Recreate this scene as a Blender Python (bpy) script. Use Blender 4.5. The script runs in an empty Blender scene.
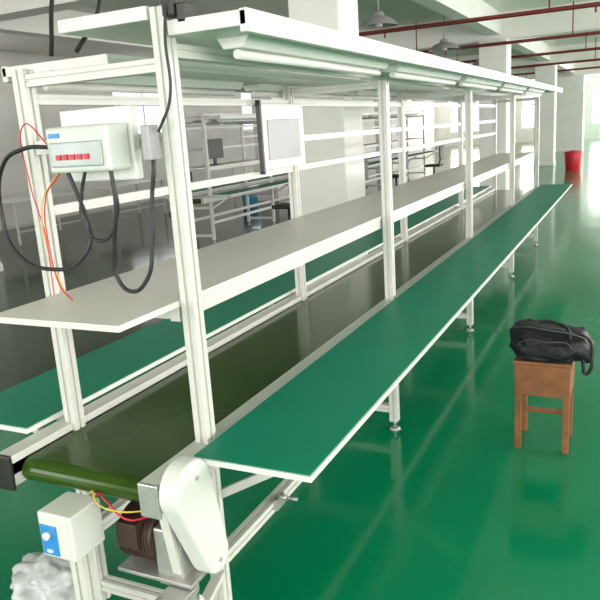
import bpy, bmesh, math, random
from mathutils import Vector, Matrix
random.seed(4)
S=bpy.context.scene
def link(o): S.collection.objects.link(o); return o

# ---------------- materials ----------------
def mat(name,col,rough=.5,metal=0.,noise=0.,nscale=8.,bump=0.,bscale=60.,spec=.5,coat=0.,alpha=1.,emit=None,es=0.):
    m=bpy.data.materials.new(name); m.use_nodes=True
    nt=m.node_tree; b=nt.nodes['Principled BSDF']
    b.inputs['Roughness'].default_value=rough; b.inputs['Metallic'].default_value=metal
    b.inputs['Specular IOR Level'].default_value=spec; b.inputs['Coat Weight'].default_value=coat
    b.inputs['Alpha'].default_value=alpha
    tc=nt.nodes.new('ShaderNodeTexCoord')
    n=nt.nodes.new('ShaderNodeTexNoise'); n.inputs['Scale'].default_value=nscale; n.inputs['Detail'].default_value=4
    nt.links.new(tc.outputs['Object'],n.inputs['Vector'])
    r=nt.nodes.new('ShaderNodeValToRGB')
    a=max(0,1-noise); c=1+noise
    r.color_ramp.elements[0].position=.3; r.color_ramp.elements[1].position=.7
    r.color_ramp.elements[0].color=(col[0]*a,col[1]*a,col[2]*a,1)
    r.color_ramp.elements[1].color=(min(1,col[0]*c),min(1,col[1]*c),min(1,col[2]*c),1)
    nt.links.new(n.outputs['Fac'],r.inputs['Fac']); nt.links.new(r.outputs['Color'],b.inputs['Base Color'])
    if bump>0:
        n2=nt.nodes.new('ShaderNodeTexNoise'); n2.inputs['Scale'].default_value=bscale
        nt.links.new(tc.outputs['Object'],n2.inputs['Vector'])
        bp=nt.nodes.new('ShaderNodeBump'); bp.inputs['Strength'].default_value=bump; bp.inputs['Distance'].default_value=.01
        nt.links.new(n2.outputs['Fac'],bp.inputs['Height']); nt.links.new(bp.outputs['Normal'],b.inputs['Normal'])
    if emit: b.inputs['Emission Color'].default_value=(*emit,1); b.inputs['Emission Strength'].default_value=es
    return m
M={}
M['alu']=mat('aluminium_white',(.635,.62,.58),.35,.0,.04,5)
M['shelf']=mat('shelf_laminate',(.74,.685,.655),.4,0,.03,3)
M['white']=mat('white_paint',(.69,.68,.645),.4,0,.02,4)
M['green_top']=mat('green_mat',(.0,.21,.12),.45,0,.06,3,.05,200,.2)
M['edge']=mat('edge_band',(.72,.71,.68),.4)
M['belt']=mat('belt_pvc',(.030,.070,.006),.16,0,.15,4,.02,30,.22)
M['wall']=mat('wall_plaster',(.78,.76,.72),.8,0,.05,1.5,.1,40)
M['wall_l']=mat('wall_plaster_grey',(.72,.71,.67),.8,0,.08,1.0,.1,40)
M['ceil']=mat('ceiling_paint',(.82,.80,.74),.85,0,.04,.6)
M['col']=mat('column_paint',(.82,.80,.76),.6,0,.04,1.5)
M['redpipe']=mat('pipe_red',(.22,.03,.022),.45,0,.1,6)
M['black']=mat('black_rubber',(.012,.012,.014),.45,0,.2,20)
M['dark']=mat('dark_metal',(.035,.033,.03),.4,.4,.2,10)
M['motor']=mat('motor_brown',(.05,.026,.018),.5,.1,.2,14)
M['steel']=mat('steel',(.5,.49,.47),.35,.6,.1,20)
M['blue']=mat('label_blue',(.03,.25,.62),.4)
M['red']=mat('red_plastic',(.60,.012,.03),.4)
M['yellow']=mat('wire_yellow',(.7,.5,.05),.4)
M['grey']=mat('grey_panel',(.34,.33,.34),.35,0,.08,3)
M['boxgrey']=mat('enclosure_grey',(.58,.59,.56),.4,0,.03,3)
M['windowgrey']=mat('smoked_window',(.34,.38,.37),.2,0,.1,10)
M['wood']=mat('stool_brown',(.25,.095,.035),.45,0,.25,12,.1,30)
M['bag']=mat('bag_nylon',(.007,.007,.010),.5,0,.3,30,.45,45,.35)
M['bagtrim']=mat('bag_trim',(.06,.06,.07),.5)
M['plastic']=mat('plastic_film',(.52,.54,.54),.2,0,.3,12,.3,18)
M['bluebin']=mat('blue_plastic',(.03,.25,.40),.4)
M['frame']=mat('window_frame',(.6,.62,.61),.4)

# floor material
def floor_mat():
    m=bpy.data.materials.new('epoxy_floor'); m.use_nodes=True; nt=m.node_tree; b=nt.nodes['Principled BSDF']
    tc=nt.nodes.new('ShaderNodeTexCoord')
    n=nt.nodes.new('ShaderNodeTexNoise'); n.inputs['Scale'].default_value=.8; n.inputs['Detail'].default_value=5
    nt.links.new(tc.outputs['Object'],n.inputs['Vector'])
    r=nt.nodes.new('ShaderNodeValToRGB'); r.color_ramp.elements[0].position=.3; r.color_ramp.elements[1].position=.75
    r.color_ramp.elements[0].color=(.0,.175,.070,1); r.color_ramp.elements[1].color=(.002,.225,.100,1)
    nt.links.new(n.outputs['Fac'],r.inputs['Fac'])
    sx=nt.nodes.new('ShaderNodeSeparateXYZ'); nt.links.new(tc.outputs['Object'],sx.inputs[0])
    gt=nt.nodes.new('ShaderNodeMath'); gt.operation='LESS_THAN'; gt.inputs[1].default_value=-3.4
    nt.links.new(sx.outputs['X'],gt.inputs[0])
    mx=nt.nodes.new('ShaderNodeMix'); mx.data_type='RGBA'; mx.inputs[7].default_value=(.012,.045,.010,1)  # left zone: dimmer light painted in as a darker floor colour
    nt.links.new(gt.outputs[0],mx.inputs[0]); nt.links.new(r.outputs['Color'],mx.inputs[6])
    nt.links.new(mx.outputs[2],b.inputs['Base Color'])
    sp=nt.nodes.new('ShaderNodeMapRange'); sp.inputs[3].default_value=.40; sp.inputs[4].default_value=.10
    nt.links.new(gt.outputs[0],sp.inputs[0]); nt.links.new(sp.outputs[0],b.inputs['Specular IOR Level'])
    n2=nt.nodes.new('ShaderNodeTexNoise'); n2.inputs['Scale'].default_value=1.7; nt.links.new(tc.outputs['Object'],n2.inputs['Vector'])
    mr=nt.nodes.new('ShaderNodeMapRange'); mr.inputs[3].default_value=.08; mr.inputs[4].default_value=.18
    nt.links.new(n2.outputs['Fac'],mr.inputs[0]); nt.links.new(mr.outputs[0],b.inputs['Roughness'])
    n3=nt.nodes.new('ShaderNodeTexNoise'); n3.inputs['Scale'].default_value=5; nt.links.new(tc.outputs['Object'],n3.inputs['Vector'])
    bp=nt.nodes.new('ShaderNodeBump'); bp.inputs['Strength'].default_value=.06; bp.inputs['Distance'].default_value=.01
    nt.links.new(n3.outputs['Fac'],bp.inputs['Height']); nt.links.new(bp.outputs['Normal'],b.inputs['Normal'])
    return m
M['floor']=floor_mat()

# ---------------- mesh helpers ----------------
def box(bm,x0,x1,y0,y1,z0,z1):
    v=[bm.verts.new(p) for p in [(x0,y0,z0),(x1,y0,z0),(x1,y1,z0),(x0,y1,z0),(x0,y0,z1),(x1,y0,z1),(x1,y1,z1),(x0,y1,z1)]]
    for f in [(3,2,1,0),(4,5,6,7),(0,1,5,4),(1,2,6,5),(2,3,7,6),(3,0,4,7)]: bm.faces.new([v[i] for i in f])
def frame_of(p0,p1,up=None):
    p0=Vector(p0);p1=Vector(p1); d=(p1-p0).normalized()
    if up is None: up=Vector((0,0,1)) if abs(d.z)<.9 else Vector((0,1,0))
    u=Vector(up).cross(d).normalized(); w=d.cross(u).normalized()
    return p0,p1,u,w
def extrude_prof(bm,prof,p0,p1,up=None):
    p0,p1,u,w=frame_of(p0,p1,up)
    a=[bm.verts.new(p0+u*x+w*y) for x,y in prof]; b=[bm.verts.new(p1+u*x+w*y) for x,y in prof]
    n=len(prof)
    for i in range(n): bm.faces.new([a[i],a[(i+1)%n],b[(i+1)%n],b[i]])
    bm.faces.new(a[::-1]); bm.faces.new(b)
def slot_prof(s):
    h=s/2;g=s*.1;d=s*.16; side=[(-h,-h),(-g,-h),(-g,-h+d),(g,-h+d),(g,-h)]
    out=[]
    for k in range(4):
        c,sn=[(1,0),(0,1),(-1,0),(0,-1)][k]
        for x,y in side: out.append((x*c-y*sn,x*sn+y*c))
    return out
def slot(bm,p0,p1,s=.045): extrude_prof(bm,slot_prof(s),p0,p1)
def bar(bm,p0,p1,w,h): extrude_prof(bm,[(-w/2,-h/2),(w/2,-h/2),(w/2,h/2),(-w/2,h/2)],p0,p1)
def cyl(bm,p0,p1,r,seg=20,r2=None):
    p0,p1,u,w=frame_of(p0,p1); r2=r if r2 is None else r2
    A=[];B=[]
    for i in range(seg):
        t=2*math.pi*i/seg; c,s=math.cos(t),math.sin(t)
        A.append(bm.verts.new(p0+u*c*r+w*s*r)); B.append(bm.verts.new(p1+u*c*r2+w*s*r2))
    for i in range(seg):
        f=bm.faces.new([A[i],A[(i+1)%seg],B[(i+1)%seg],B[i]]); f.smooth=True
    bm.faces.new(A[::-1]); bm.faces.new(B)
def obj(name,fn,m,parent=None,bevel=0.,sub=0):
    bm=bmesh.new(); fn(bm); bmesh.ops.recalc_face_normals(bm,faces=bm.faces)
    me=bpy.data.meshes.new(name); bm.to_mesh(me); bm.free()
    o=link(bpy.data.objects.new(name,me)); me.materials.append(M[m] if isinstance(m,str) else m)
    if parent: o.parent=parent
    if bevel>0:
        b=o.modifiers.new('bevel','BEVEL'); b.width=bevel; b.segments=2; b.limit_method='ANGLE'
    if sub:
        s=o.modifiers.new('sub','SUBSURF'); s.levels=sub; s.render_levels=sub
    return o
def empty(name,loc=(0,0,0)):
    e=link(bpy.data.objects.new(name,None)); e.empty_display_size=.2; return e
def curve(name,pts,r,m,parent=None):
    c=bpy.data.curves.new(name,'CURVE'); c.dimensions='3D'; c.bevel_depth=r; c.bevel_resolution=3; c.resolution_u=10; c.use_fill_caps=True
    s=c.splines.new('BEZIER'); s.bezier_points.add(len(pts)-1)
    for b,p in zip(s.bezier_points,pts): b.co=p; b.handle_left_type=b.handle_right_type='AUTO'
    c.materials.append(M[m]); o=link(bpy.data.objects.new(name,c))
    if parent:o.parent=parent
    return o

# ---------------- room ----------------
XL,XR,YB,YF,H=-12.,6.,-5.,46.,3.6
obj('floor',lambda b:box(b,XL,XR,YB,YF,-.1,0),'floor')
obj('ceiling',lambda b:box(b,XL,XR,YB,YF,H,H+.1),'ceil')
def wall_windows(name,axis,pos,out,a0,a1,wins,z0,z1,m,power,col=(1,.97,.93)):
    t0,t1=(pos,pos+.2*out) if out>0 else (pos-.2,pos)
    def B(b,s0,s1,zz0,zz1):
        if axis=='x': box(b,t0,t1,s0,s1,zz0,zz1)
        else: box(b,s0,s1,t0,t1,zz0,zz1)
    def f(b):
        B(b,a0,a1,0,z0); B(b,a0,a1,z1,H)
        cur=a0
        for w0,w1 in wins: B(b,cur,w0,z0,z1); cur=w1
        B(b,cur,a1,z0,z1)
    obj(name,f,m)
    global wn
    for w0,w1 in wins:
        wn+=1
        def g(b,w0=w0,w1=w1):
            q0,q1=(pos+.03*out,pos+.09*out); q0,q1=min(q0,q1),max(q0,q1)
            def C(s0,s1,zz0,zz1):
                if axis=='x': box(b,q0,q1,s0,s1,zz0,zz1)
                else: box(b,s0,s1,q0,q1,zz0,zz1)
            C(w0,w1,z0,z0+.06);C(w0,w1,z1-.06,z1);C(w0,w0+.06,z0,z1);C(w1-.06,w1,z0,z1)
            C(w0,w1,z0+(z1-z0)*.65-.025,z0+(z1-z0)*.65+.025)
            n=max(2,round((w1-w0)/1.1))
            for i in range(1,n): 
                x=w0+(w1-w0)*i/n; C(x-.025,x+.025,z0,z1)
        obj('window_%d'%wn,g,'frame')
        if power>0:
            L=bpy.data.lights.new('daylight_%d'%wn,'AREA'); L.shape='RECTANGLE'; L.size=w1-w0; L.size_y=z1-z0
            L.energy=power*(w1-w0)*(z1-z0); L.color=col
            o=link(bpy.data.objects.new('daylight_%d'%wn,L)); c=(w0+w1)/2; zc=(z0+z1)/2
            if axis=='x': o.location=(pos+.15*out,c,zc); d=Vector((-out,0,0))
            else: o.location=(c,pos+.15*out,zc); d=Vector((0,-out,0))
            o.rotation_euler=d.to_track_quat('-Z','Y').to_euler()
wn=0
wall_windows('wall_right','x',XR,1,YB,YF,[(-4+5*i,0+5*i) for i in range(10)],.9,3.0,'wall',33)
wall_windows('wall_far','y',YF,1,XL,XR,[(-11,-7.5),(-6.6,-3.4),(-2.6,1.2),(2,5.4)],.8,3.0,'wall',45)
wall_windows('wall_near','y',YB,-1,XL,XR,[(-10.5,-6.5),(-5.5,-1.5),(-.5,3.5)],.9,3.0,'wall',26)  # unseen windows behind the camera, added with their lamps to light front faces
wall_windows('wall_left','x',XL,-1,YB,YF,[(2,5),(7.5,10),(14.5,17),(21,24),(28,31)],1.7,3.0,'wall_l',6)

# columns and beams
cols=[(-2.7,6.4,.5),(-2.7,15.2,.55),(-2.7,24.,.6),(-2.7,33.,1.1),(-8,15.2,.55),(-8,6.4,.5),(-8,24,.6)]
for x,y,s in cols:
    def f(b,x=x,y=y,s=s):
        box(b,x-s/2,x+s/2,y-s/2,y+s/2,0,3.1)
        box(b,x-s/2-.015,x+s/2+.015,y-s/2-.015,y+s/2+.015,0,.12)
    obj('column',f,'col',bevel=.015)
for i,y in enumerate([-2.4,6.4,15.2,24.,33.]): obj('beam_%d'%(i+1),lambda b:box(b,XL,XR,y-.16,y+.16,3.1,H),'col')
for i,x in enumerate([-8,-2.7,2.6]): obj('beam_%d'%(i+6),lambda b:box(b,x-.13,x+.13,YB,YF,3.2,H),'col')
for y in [3.2,10.9,14.75,18.4,22.3,26.2]:
    def f(b):
        cyl(b,(-4.3,y,3.0),(5.4,y,3.0),.032,12)
        for x in (-4.2,-1.2,2.4): 
            cyl(b,(x,y,3.0),(x,y,H),.012,6); cyl(b,(x+.6,y,2.9),(x+.6,y,3.0),.015,8)
    obj('sprinkler_pipe',f,'redpipe')

# pendant dome lamps
def lamp(x,y,z,r):
    e=empty('pendant_lamp')
    def dome(b):
        prof=[(.05,.17),(.07,.15),(.08,.11),(.6*r/.2*.2,.09),(.85*r,.05),(r,0),(r*1.04,-.006),(r*.98,-.004),(.82*r,.042),(.1,.078),(.0,.08)]
        seg=32; rings=[[b.verts.new((x+q*math.cos(2*math.pi*i/seg),y+q*math.sin(2*math.pi*i/seg),z+h)) for i in range(seg)] for q,h in prof[:-1]]
        for a,c in zip(rings[:-1],rings[1:]):
            for i in range(seg):
                f=b.faces.new([a[i],a[(i+1)%seg],c[(i+1)%seg],c[i]]); f.smooth=True
        b.faces.new(rings[0]); b.faces.new(rings[-1])
    obj('shade',dome,'grey',e)
    obj('bulb',lambda b:cyl(b,(x,y,z-.01),(x,y,z+.075),.05,18,.03),'white',e,.006)
    obj('stem',lambda b:(cyl(b,(x,y,z+.16),(x,y,H),.012,10),cyl(b,(x,y,H-.03),(x,y,H),.05,14)),'grey',e)
lamp(-3.05,9,2.83,.24); lamp(-3.1,12.6,2.80,.26); lamp(-3.3,17,2.80,.24)

# ---------------- assembly line ----------------
def line(name,dx,y0,posts,y1,full=True):
    e=empty(name); F=-1.12+dx; Bk=-1.63+dx
    def p(b):
        for y in posts:
            slot(b,(F,y,.05),(F,y,1.93)); slot(b,(Bk,y,.05),(Bk,y,1.825))
            slot(b,(F-.024,y,.12),(Bk+.024,y,.12),.04); slot(b,(F-.024,y,.55),(Bk+.024,y,.55),.04)
            slot(b,(F-.024,y,1.79),(Bk+.024,y,1.79),.035)
    obj('upright_posts',p,'alu',e,.0015)
    def ft(b):
        for y in posts:
            for x in (F,Bk):
                cyl(b,(x,y,.012),(x,y,.06),.008,10); cyl(b,(x,y,0),(x,y,.014),.032,18,.022)
    obj('levelling_feet',ft,'steel',e)
    def rails(b):
        for x in (F,Bk):
            for a,c in zip(posts[:-1],posts[1:]): slot(b,(x,a+.024,.32),(x,c-.024,.32),.04)
        bar(b,(F-.045,y0+.25,1.118),(F-.045,y1,1.118),.03,.042)
        bar(b,(Bk+.045,y0+.25,1.118),(Bk+.045,y1,1.118),.03,.042)
        for y in posts: box(b,Bk+.03,F-.03,y-.015,y+.015,1.1,1.138)
        for z in (1.41,1.74): slot(b,(Bk,posts[0]+.024,z),(Bk,posts[1]-.024,z),.03)
        for a,c in zip(posts[1:-1],posts[2:]):
            for z in (1.41,1.56,1.74): slot(b,(Bk,a+.024,z),(Bk,c-.024,z),.03)
        for a,c in zip(posts[:-1],posts[1:]): slot(b,(F,a+.024,1.825),(F,c-.024,1.825),.035)
    obj('longitudinal_rails',rails,'alu',e)
    def fr(b):
        for x,s in ((F,1),(Bk-.02,-1)):
            for z,h in ((.655,.012),(.715,.012)): box(b,x-.03,x+.03,y0,y1,z-h,z+h)
            box(b,x-.02*s-.006,x-.02*s+.006,y0,y1,.63,.725)
            box(b,x+.0-.026,x+.026,y0,y1,.66,.71) 
    obj('conveyor_side_frame',fr,'alu',e)
    obj('frame_end_cap',lambda b:box(b,Bk-.052,Bk+.012,y0-.014,y0,.62,.73),'dark',e,.004)
    obj('bearing_plate',lambda b:box(b,F-.032,F+.032,y0-.012,y0,.63,.728),'steel',e,.004)
    r=.036; zc=.664; ya=y0+.06; yb=y1-.06
    def belt(b):
        prof=[]
        for i in range(13):
            a=math.pi/2+math.pi*i/12; prof.append((ya+r*math.cos(a),zc+r*math.sin(a)))
        for i in range(13):
            a=-math.pi/2+math.pi*i/12; prof.append((yb+r*math.cos(a),zc+r*math.sin(a)))
        A=[b.verts.new((Bk+.015,y,z)) for y,z in prof]; B=[b.verts.new((F-.035,y,z)) for y,z in prof]
        n=len(prof)
        for i in range(n): b.faces.new([A[i],A[(i+1)%n],B[(i+1)%n],B[i]])
        b.faces.new(A);b.faces.new(B[::-1])
    obj('belt',belt,'belt',e)
    obj('roller_shaft',lambda b:(cyl(b,(Bk-.06,ya,zc),(F+.05,ya,zc),.012,14),cyl(b,(Bk-.06,yb,zc),(F+.05,yb,zc),.012,14)),'steel',e)
    wy0=y0+.13
    for s,xi in ((1,F+.045),(-1,Bk-.06)):
        xo=xi+.365*s if s>0 else xi-.365
        a,c=min(xi,xo),max(xi,xo)
        obj('worktop_board',lambda b:box(b,a,c,wy0,y1,.731,.747),'edge',e,.001)
        obj('worktop_mat',lambda b:box(b,a+.006,c-.006,wy0+.006,y1-.006,.747,.7495),'green_top',e)
        def br(b):
            for y in posts:
                x0=F+.02 if s>0 else Bk-.02
                bar(b,(x0,y+.03,.54),(x0+.31*s,y+.03,.715),.02,.025)
                bar(b,(x0,y+.03,.718),(x0+.34*s,y+.03,.718),.03,.022)
        obj('worktop_brackets',br,'alu',e)
    obj('middle_shelf',lambda b:box(b,Bk+.028,F-.026,y0-.01,y1,1.14,1.158),'shelf',e,.002)
    def tray(b):
        ys=y0+.25
        box(b,F+.03,F+.26,ys,y1+.1,1.855,1.892)
        box(b,F+.24,F+.262,ys,y1+.1,1.84,1.895)
        box(b,Bk+.18,F-.03,ys,y1,1.90,1.935)
        box(b,Bk-.26,Bk+.18,ys+.19,y1,1.83,1.862)
        box(b,Bk-.262,Bk-.24,ys+.19,y1,1.815,1.865)
    obj('light_trough',tray,'white',e,.003)
    def housing(b):
        y=y0+.4
        while y+1.2<y1:
            for xx,z in ((F+.13,1.855),(Bk-.06,1.83)):
                extrude_prof(b,[(-.05,0),(.05,0),(.03,-.03),(-.03,-.03)],(xx,y,z),(xx,y+1.2,z))
            y+=1.35
    obj('lamp_housing',housing,'white',e,.002)
    def tubes(b):
        y=y0+.42
        while y+1.2<y1:
            for xx,z in ((F+.13,1.812),(Bk-.06,1.787)):
                cyl(b,(xx,y,z),(xx,y+1.16,z),.013,12)
            y+=1.35
    obj('fluorescent_tubes',tubes,'white',e)
    return e
L1=line('conveyor_assembly_line',0,1.31,[1.585,3.34,5.25,7.25,9.15],9.25)
line('conveyor_assembly_line',-4.7,8.8,[9.0,11,13,15,17,19,21],21.2)

def f(b): box(b,-1.095,-1.06,1.55,1.62,1.90,1.95); box(b,-1.06,-1.03,1.56,1.61,1.88,1.93)
obj('junction_clip',f,'dark',L1,.004)
obj('cable_socket',lambda b:box(b,-1.17,-1.145,1.505,1.555,1.55,1.64),'grey',L1,.004)
curve('post_cable',[(-1.08,1.55,1.93),(-1.085,1.54,1.85),(-1.09,1.54,1.7),(-1.13,1.53,1.62)],.004,'black',L1)
# board on back rails
obj('board_panel',lambda b:box(b,-1.604,-1.592,2.95,3.42,1.425,1.735),'white',L1,.004)
obj('board_sheet_holder',lambda b:box(b,-1.592,-1.588,3.01,3.36,1.47,1.66),'grey',L1,.002)
obj('board_frame_edge',lambda b:box(b,-1.606,-1.584,2.935,2.95,1.41,1.75),'dark',L1)

# distribution box
db=empty('distribution_box')
obj('enclosure',lambda b:box(b,-1.435,-1.225,1.44,1.53,1.53,1.65),'boxgrey',db,.008)
obj('back_plate',lambda b:(box(b,-1.46,-1.215,1.53,1.56,1.50,1.695)),'white',db,.004)
obj('cover_window',lambda b:box(b,-1.42,-1.245,1.432,1.44,1.545,1.61),'windowgrey',db,.004)
obj('breakers',lambda b:[box(b,-1.395+.024*i,-1.380+.024*i,1.427,1.432,1.564,1.578) for i in range(5)],'red',db)
obj('label',lambda b:box(b,-1.42,-1.385,1.436,1.44,1.622,1.634),'blue',db)
obj('cross_rail',lambda b:slot(b,(-1.605,1.585,1.60),(-1.145,1.585,1.60),.04),'alu',L1)

# cables
cb=L1
curve('cable_1',[(-1.435,1.46,1.60),(-1.55,1.47,1.60),(-1.65,1.48,1.56),(-1.70,1.49,1.42),(-1.65,1.48,1.30),(-1.51,1.48,1.255),(-1.40,1.48,1.29),(-1.366,1.49,1.36),(-1.38,1.48,1.45),(-1.40,1.47,1.53)],.006,'black',cb)
curve('cable_2',[(-1.34,1.47,1.53),(-1.363,1.47,1.47),(-1.37,1.47,1.40),(-1.33,1.48,1.34),(-1.27,1.49,1.40),(-1.26,1.48,1.53)],.005,'black',cb)
curve('cable_3',[(-1.26,1.48,1.53),(-1.258,1.48,1.44),(-1.29,1.49,1.32),(-1.30,1.50,1.23),(-1.26,1.50,1.195),(-1.20,1.50,1.23),(-1.175,1.51,1.33),(-1.165,1.52,1.46),(-1.15,1.52,1.53),(-1.155,1.53,1.57)],.006,'black',cb)
curve('wire_red',[(-1.42,1.46,1.53),(-1.53,1.5,1.45),(-1.56,1.52,1.3),(-1.52,1.5,1.2),(-1.46,1.48,1.165)],.002,'red',cb)
curve('wire_yellow',[(-1.43,1.46,1.53),(-1.57,1.52,1.42),(-1.575,1.53,1.28),(-1.5,1.5,1.17)],.002,'yellow',cb)
curve('wire_pink',[(-1.43,1.45,1.6),(-1.575,1.5,1.66),(-1.60,1.52,1.5),(-1.58,1.53,1.35),(-1.55,1.5,1.17)],.002,'red',cb)
curve('ceiling_drop',[(-1.62,1.7,1.87),(-1.66,1.8,2.1),(-1.6,1.9,2.35),(-1.65,2.0,2.8),(-1.7,2.1,H)],.007,'black',cb)
curve('ceiling_drop_2',[(-1.52,1.7,1.87),(-1.50,1.8,2.0),(-1.56,1.9,2.3),(-1.6,2.0,2.8),(-1.62,2.1,H)],.007,'black',cb)

# chain guard
def f(b):
    c0=(1.375,.690);r0=.082;c1=(1.455,.445);r1=.054
    ang=math.atan2(c1[1]-c0[1],c1[0]-c0[0]); prof=[]
    for i in range(17):
        a=ang+math.pi/2+math.pi*i/16; prof.append((c0[0]+r0*math.cos(a),c0[1]+r0*math.sin(a)))
    for i in range(13):
        a=ang-math.pi/2+math.pi*i/12; prof.append((c1[0]+r1*math.cos(a),c1[1]+r1*math.sin(a)))
    A=[b.verts.new((-1.085,y,z)) for y,z in prof];B=[b.verts.new((-1.022,y,z)) for y,z in prof];n=len(prof)
    for i in range(n): b.faces.new([A[i],A[(i+1)%n],B[(i+1)%n],B[i]])
    b.faces.new(A);b.faces.new(B[::-1])
obj('chain_guard_cover',f,'white',L1,.009)
obj('chain_guard_bolts',lambda b:[cyl(b,(-1.022,y,z),(-1.018,y,z),.006,8) for y,z in ((1.385,.72),(1.455,.43))],'steel',L1)
# motor
def f(b):
    cyl(b,(-1.31,1.44,.49),(-1.19,1.44,.49),.078,28)
    for i in range(10): cyl(b,(-1.305+.011*i,1.44,.49),(-1.300+.011*i,1.44,.49),.083,28)
    box(b,-1.29,-1.22,1.345,1.40,.48,.56)
obj('drive_motor',f,'motor',L1,.003)
obj('gearbox',lambda b:(box(b,-1.19,-1.10,1.38,1.50,.36,.54),cyl(b,(-1.10,1.46,.42),(-1.085,1.46,.42),.03,18),cyl(b,(-1.145,1.44,.30),(-1.145,1.44,.37),.04,18)),'steel',L1,.006)
obj('motor_mount_plate',lambda b:(box(b,-1.32,-1.06,1.36,1.52,.385,.397),box(b,-1.14,-1.06,1.28,1.38,.30,.38)),'steel',L1,.002)
obj('stay_bars',lambda b:(bar(b,(-1.12,1.35,.63),(-1.12,1.42,.2),.03,.012),bar(b,(-1.06,1.40,.33),(-1.30,1.25,.12),.025,.02),bar(b,(-1.10,1.56,.30),(-1.06,1.30,.26),.03,.02)),'alu',L1)
obj('tension_bolt',lambda b:(cyl(b,(-1.06,1.95,.35),(-1.02,1.95,.35),.006,8),cyl(b,(-1.09,1.95,.35),(-1.06,1.95,.35),.010,12),box(b,-1.1,-1.085,1.92,1.98,.31,.35)),'steel',L1)
# control box with dial
co=empty('speed_control_box')
obj('enclosure',lambda b:box(b,-1.438,-1.318,1.21,1.33,.505,.640),'white',co,.006)
obj('label_plate',lambda b:box(b,-1.430,-1.372,1.206,1.21,.515,.605),'blue',co,.003)
obj('dial',lambda b:(cyl(b,(-1.401,1.206,.578),(-1.401,1.194,.578),.011,20),box(b,-1.410,-1.392,1.202,1.206,.525,.535)),'white',co)
obj('support_post',lambda b:(slot(b,(-1.360,1.27,0.012),(-1.360,1.27,.505),.045),box(b,-1.41,-1.32,1.22,1.32,0,.012)),'alu',co)
w=L1
curve('drive_red_wire',[(-1.35,1.335,.62),(-1.33,1.335,.645),(-1.28,1.31,.648),(-1.2,1.30,.61),(-1.17,1.34,.6)],.003,'red',w)
curve('drive_yellow_wire',[(-1.37,1.335,.62),(-1.35,1.335,.65),(-1.30,1.30,.638),(-1.22,1.30,.63),(-1.17,1.34,.62)],.0025,'yellow',w)
curve('drive_black_cable',[(-1.40,1.335,.52),(-1.46,1.40,.35),(-1.50,1.42,.15),(-1.44,1.38,.03),(-1.30,1.33,.012),(-1.1,1.32,.012)],.006,'black',w)

# plastic bag
def f(b):
    bmesh.ops.create_icosphere(b,subdivisions=5,radius=1)
    from mathutils import noise as N
    for v in b.verts:
        p=v.co.copy(); n=N.noise(p*1.8)*.25+abs(N.noise(p*3.6))*.25-abs(N.noise(p*7))*.12
        s=1+n; v.co=Vector((p.x*.165*s,p.y*.13*s,p.z*.10*s))
    for v in b.verts:
        v.co.z=max(v.co.z,-.07)
    for v in b.verts: v.co+=Vector((-1.83,1.60,.07))
    for f_ in b.faces: f_.smooth=True
obj('plastic_bag',f,'plastic',L1)

# ---------------- stool ----------------
st=empty('wooden_stool'); cx,cy=-.365,3.42
def f(b):
    box(b,cx-.135,cx+.135,cy-.13,cy+.13,.44,.46)
    box(b,cx-.128,cx+.128,cy-.123,cy+.123,.285,.44)
obj('seat_box',f,'wood',st,.006)
def f(b):
    for sx in (-1,1):
        for sy in (-1,1):
            x=cx+sx*.110;y=cy+sy*.105
            bar(b,(x,y,.29),(x,y,0),.03,.03)
    box(b,cx-.1,cx+.1,cy+.096,cy+.114,.11,.135)
obj('legs',f,'wood',st,.003)
# duffel bag
du=empty('duffel_bag'); bx,by,bz=-.335,3.40,.461
def sup(b,cx,cy,cz,rx,ry,rz,n=.55,slope=0,droop=0):
    U,V=40,24
    from mathutils import noise as N
    def sp(a,e): return math.copysign(abs(a)**e,a)
    rows=[]
    for j in range(V+1):
        ph=-math.pi/2+math.pi*j/V; row=[]
        for i in range(U):
            th=2*math.pi*i/U
            x=sp(math.cos(ph),n)*sp(math.cos(th),n); y=sp(math.cos(ph),n)*sp(math.sin(th),n); z=sp(math.sin(ph),n)
            zz=cz+z*rz
            if z>0: zz-=slope*(x+.6)*z
            if x>.72: zz-=droop*(x-.72)/.28
            k=N.noise(Vector((x*3,y*3,z*3)))*.012+abs(N.noise(Vector((x*6,y*6,z*4))))*.010
            row.append(b.verts.new((cx+x*(rx+k),cy+y*(ry+k)*(1-.15*max(z,0)),zz+(k if z>0 else 0))))
        rows.append(row)
    for j in range(V):
        for i in range(U):
            f=b.faces.new([rows[j][i],rows[j][(i+1)%U],rows[j+1][(i+1)%U],rows[j+1][i]]); f.smooth=True
    bmesh.ops.remove_doubles(b,verts=b.verts,dist=1e-5)
obj('bag_body',lambda b:sup(b,bx,by,bz+.084,.185,.125,.083,.55,slope=.03,droop=.045),'bag',du)
obj('front_pocket',lambda b:sup(b,bx-.02,by-.115,bz+.062,.13,.03,.05,.5),'bag',du)
curve('zipper',[(bx-.17,by-.07,bz+.155),(bx-.1,by-.095,bz+.168),(bx,by-.10,bz+.158),(bx+.1,by-.095,bz+.145),(bx+.165,by-.07,bz+.115)],.004,'bagtrim',du)
curve('pocket_piping',[(bx-.14,by-.13,bz+.07),(bx-.12,by-.138,bz+.108),(bx,by-.143,bz+.113),(bx+.09,by-.138,bz+.105),(bx+.105,by-.13,bz+.06)],.003,'bagtrim',du)
curve('handle',[(bx-.09,by-.09,bz+.13),(bx-.08,by-.07,bz+.175),(bx-.03,by-.04,bz+.185),(bx+.04,by-.04,bz+.172),(bx+.08,by-.07,bz+.155),(bx+.09,by-.09,bz+.11)],.008,'bag',du)
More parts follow.
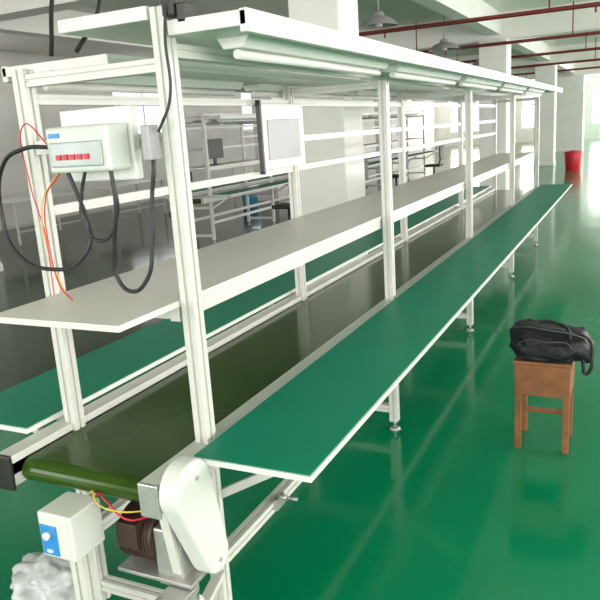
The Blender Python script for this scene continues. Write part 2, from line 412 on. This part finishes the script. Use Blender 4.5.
curve('shoulder_strap',[(bx+.12,by-.03,bz+.13),(bx+.175,by-.05,bz+.10),(bx+.185,by-.07,bz+.03),(bx+.18,by-.08,bz-.03),(bx+.16,by-.09,bz-.045),(bx+.15,by-.09,bz+.0),(bx+.14,by-.09,bz+.05)],.008,'bag',du)

def bucket(name,x,y,r,h,m):
    e=empty(name)
    def f(b):
        cyl(b,(x,y,0),(x,y,h),r*.82,28,r); cyl(b,(x,y,h-.03),(x,y,h),r*1.06,28)
    obj('tub',f,m,e,.006)
    obj('lid',lambda b:(cyl(b,(x,y,h),(x,y,h+.04),r*1.02,28,r*.8),cyl(b,(x,y,h+.04),(x,y,h+.06),r*.2,12)),m,e)
bucket('red_bin',-1.66,21.6,.24,.5,'red'); bucket('blue_barrel',-7.75,13.6,.2,.45,'bluebin')

def monitor(x,y,z):
    e=empty('monitor')
    obj('screen',lambda b:box(b,x-.02,x+.02,y-.24,y+.24,z+.1,z+.4),'black',e,.006)
    obj('stand',lambda b:(box(b,x-.08,x+.08,y-.1,y+.1,z,z+.012),box(b,x-.015,x+.015,y-.03,y+.03,z+.012,z+.12)),'black',e)
for y in (9.6,12.2,16.1,19.4): monitor(-6.05,y,1.159)
def table(x,y):
    e=empty('work_table')
    obj('top',lambda b:box(b,x-.4,x+.4,y-.9,y+.9,.72,.75),'white',e,.004)
    obj('legs',lambda b:([bar(b,(x+i*.36,y+j*.85,0),(x+i*.36,y+j*.85,.72),.035,.035) for i in (-1,1) for j in (-1,1)],[box(b,x+i*.36-.012,x+i*.36+.012,y-.85,y+.85,.2,.225) for i in (-1,1)]),'alu',e)
for y in (9.5,12.,18.): table(-9.9,y)
def chair(x,y):
    e=empty('office_chair')
    obj('seat',lambda b:box(b,x-.21,x+.21,y-.2,y+.2,.44,.50),'black',e,.02)
    obj('backrest',lambda b:box(b,x+.19,x+.23,y-.19,y+.19,.62,.98),'black',e,.02)
    def fr(b):
        cyl(b,(x,y,.08),(x,y,.44),.025,12); bar(b,(x+.12,y,.46),(x+.21,y,.7),.04,.012)
        for k in range(5):
            a=k*1.2566; p=(x+.26*math.cos(a),y+.26*math.sin(a),.06)
            cyl(b,(x,y,.1),p,.016,8); cyl(b,(p[0],p[1]-.015,.03),(p[0],p[1]+.015,.03),.03,12)
    obj('base',fr,'dark',e)
for x,y in ((-4.9,9.8),(-4.8,12.4),(-4.9,15.3),(-4.9,18.6),(-8.9,12.6)): chair(x,y)

# ---------------- world, camera ----------------
W=bpy.data.worlds.new('world'); S.world=W; W.use_nodes=True
W.node_tree.nodes['Background'].inputs[0].default_value=(.9,.95,1,1); W.node_tree.nodes['Background'].inputs[1].default_value=1.5
cam=bpy.data.cameras.new('camera'); co_=link(bpy.data.objects.new('camera',cam)); S.camera=co_
cam.sensor_width=36; cam.lens=41.76; cam.clip_start=.05; cam.clip_end=200
R=Vector((.9025,.4261,-.0644)).normalized(); Fw=Vector((-.4286,.8722,-.2360)).normalized()
U=R.cross(Fw).normalized(); R=Fw.cross(U).normalized()
mw=Matrix(((R.x,U.x,-Fw.x,0),(R.y,U.y,-Fw.y,0),(R.z,U.z,-Fw.z,1.6),(0,0,0,1)))
co_.matrix_world=mw
S.view_settings.view_transform='Standard'
S.view_settings.exposure=0.12
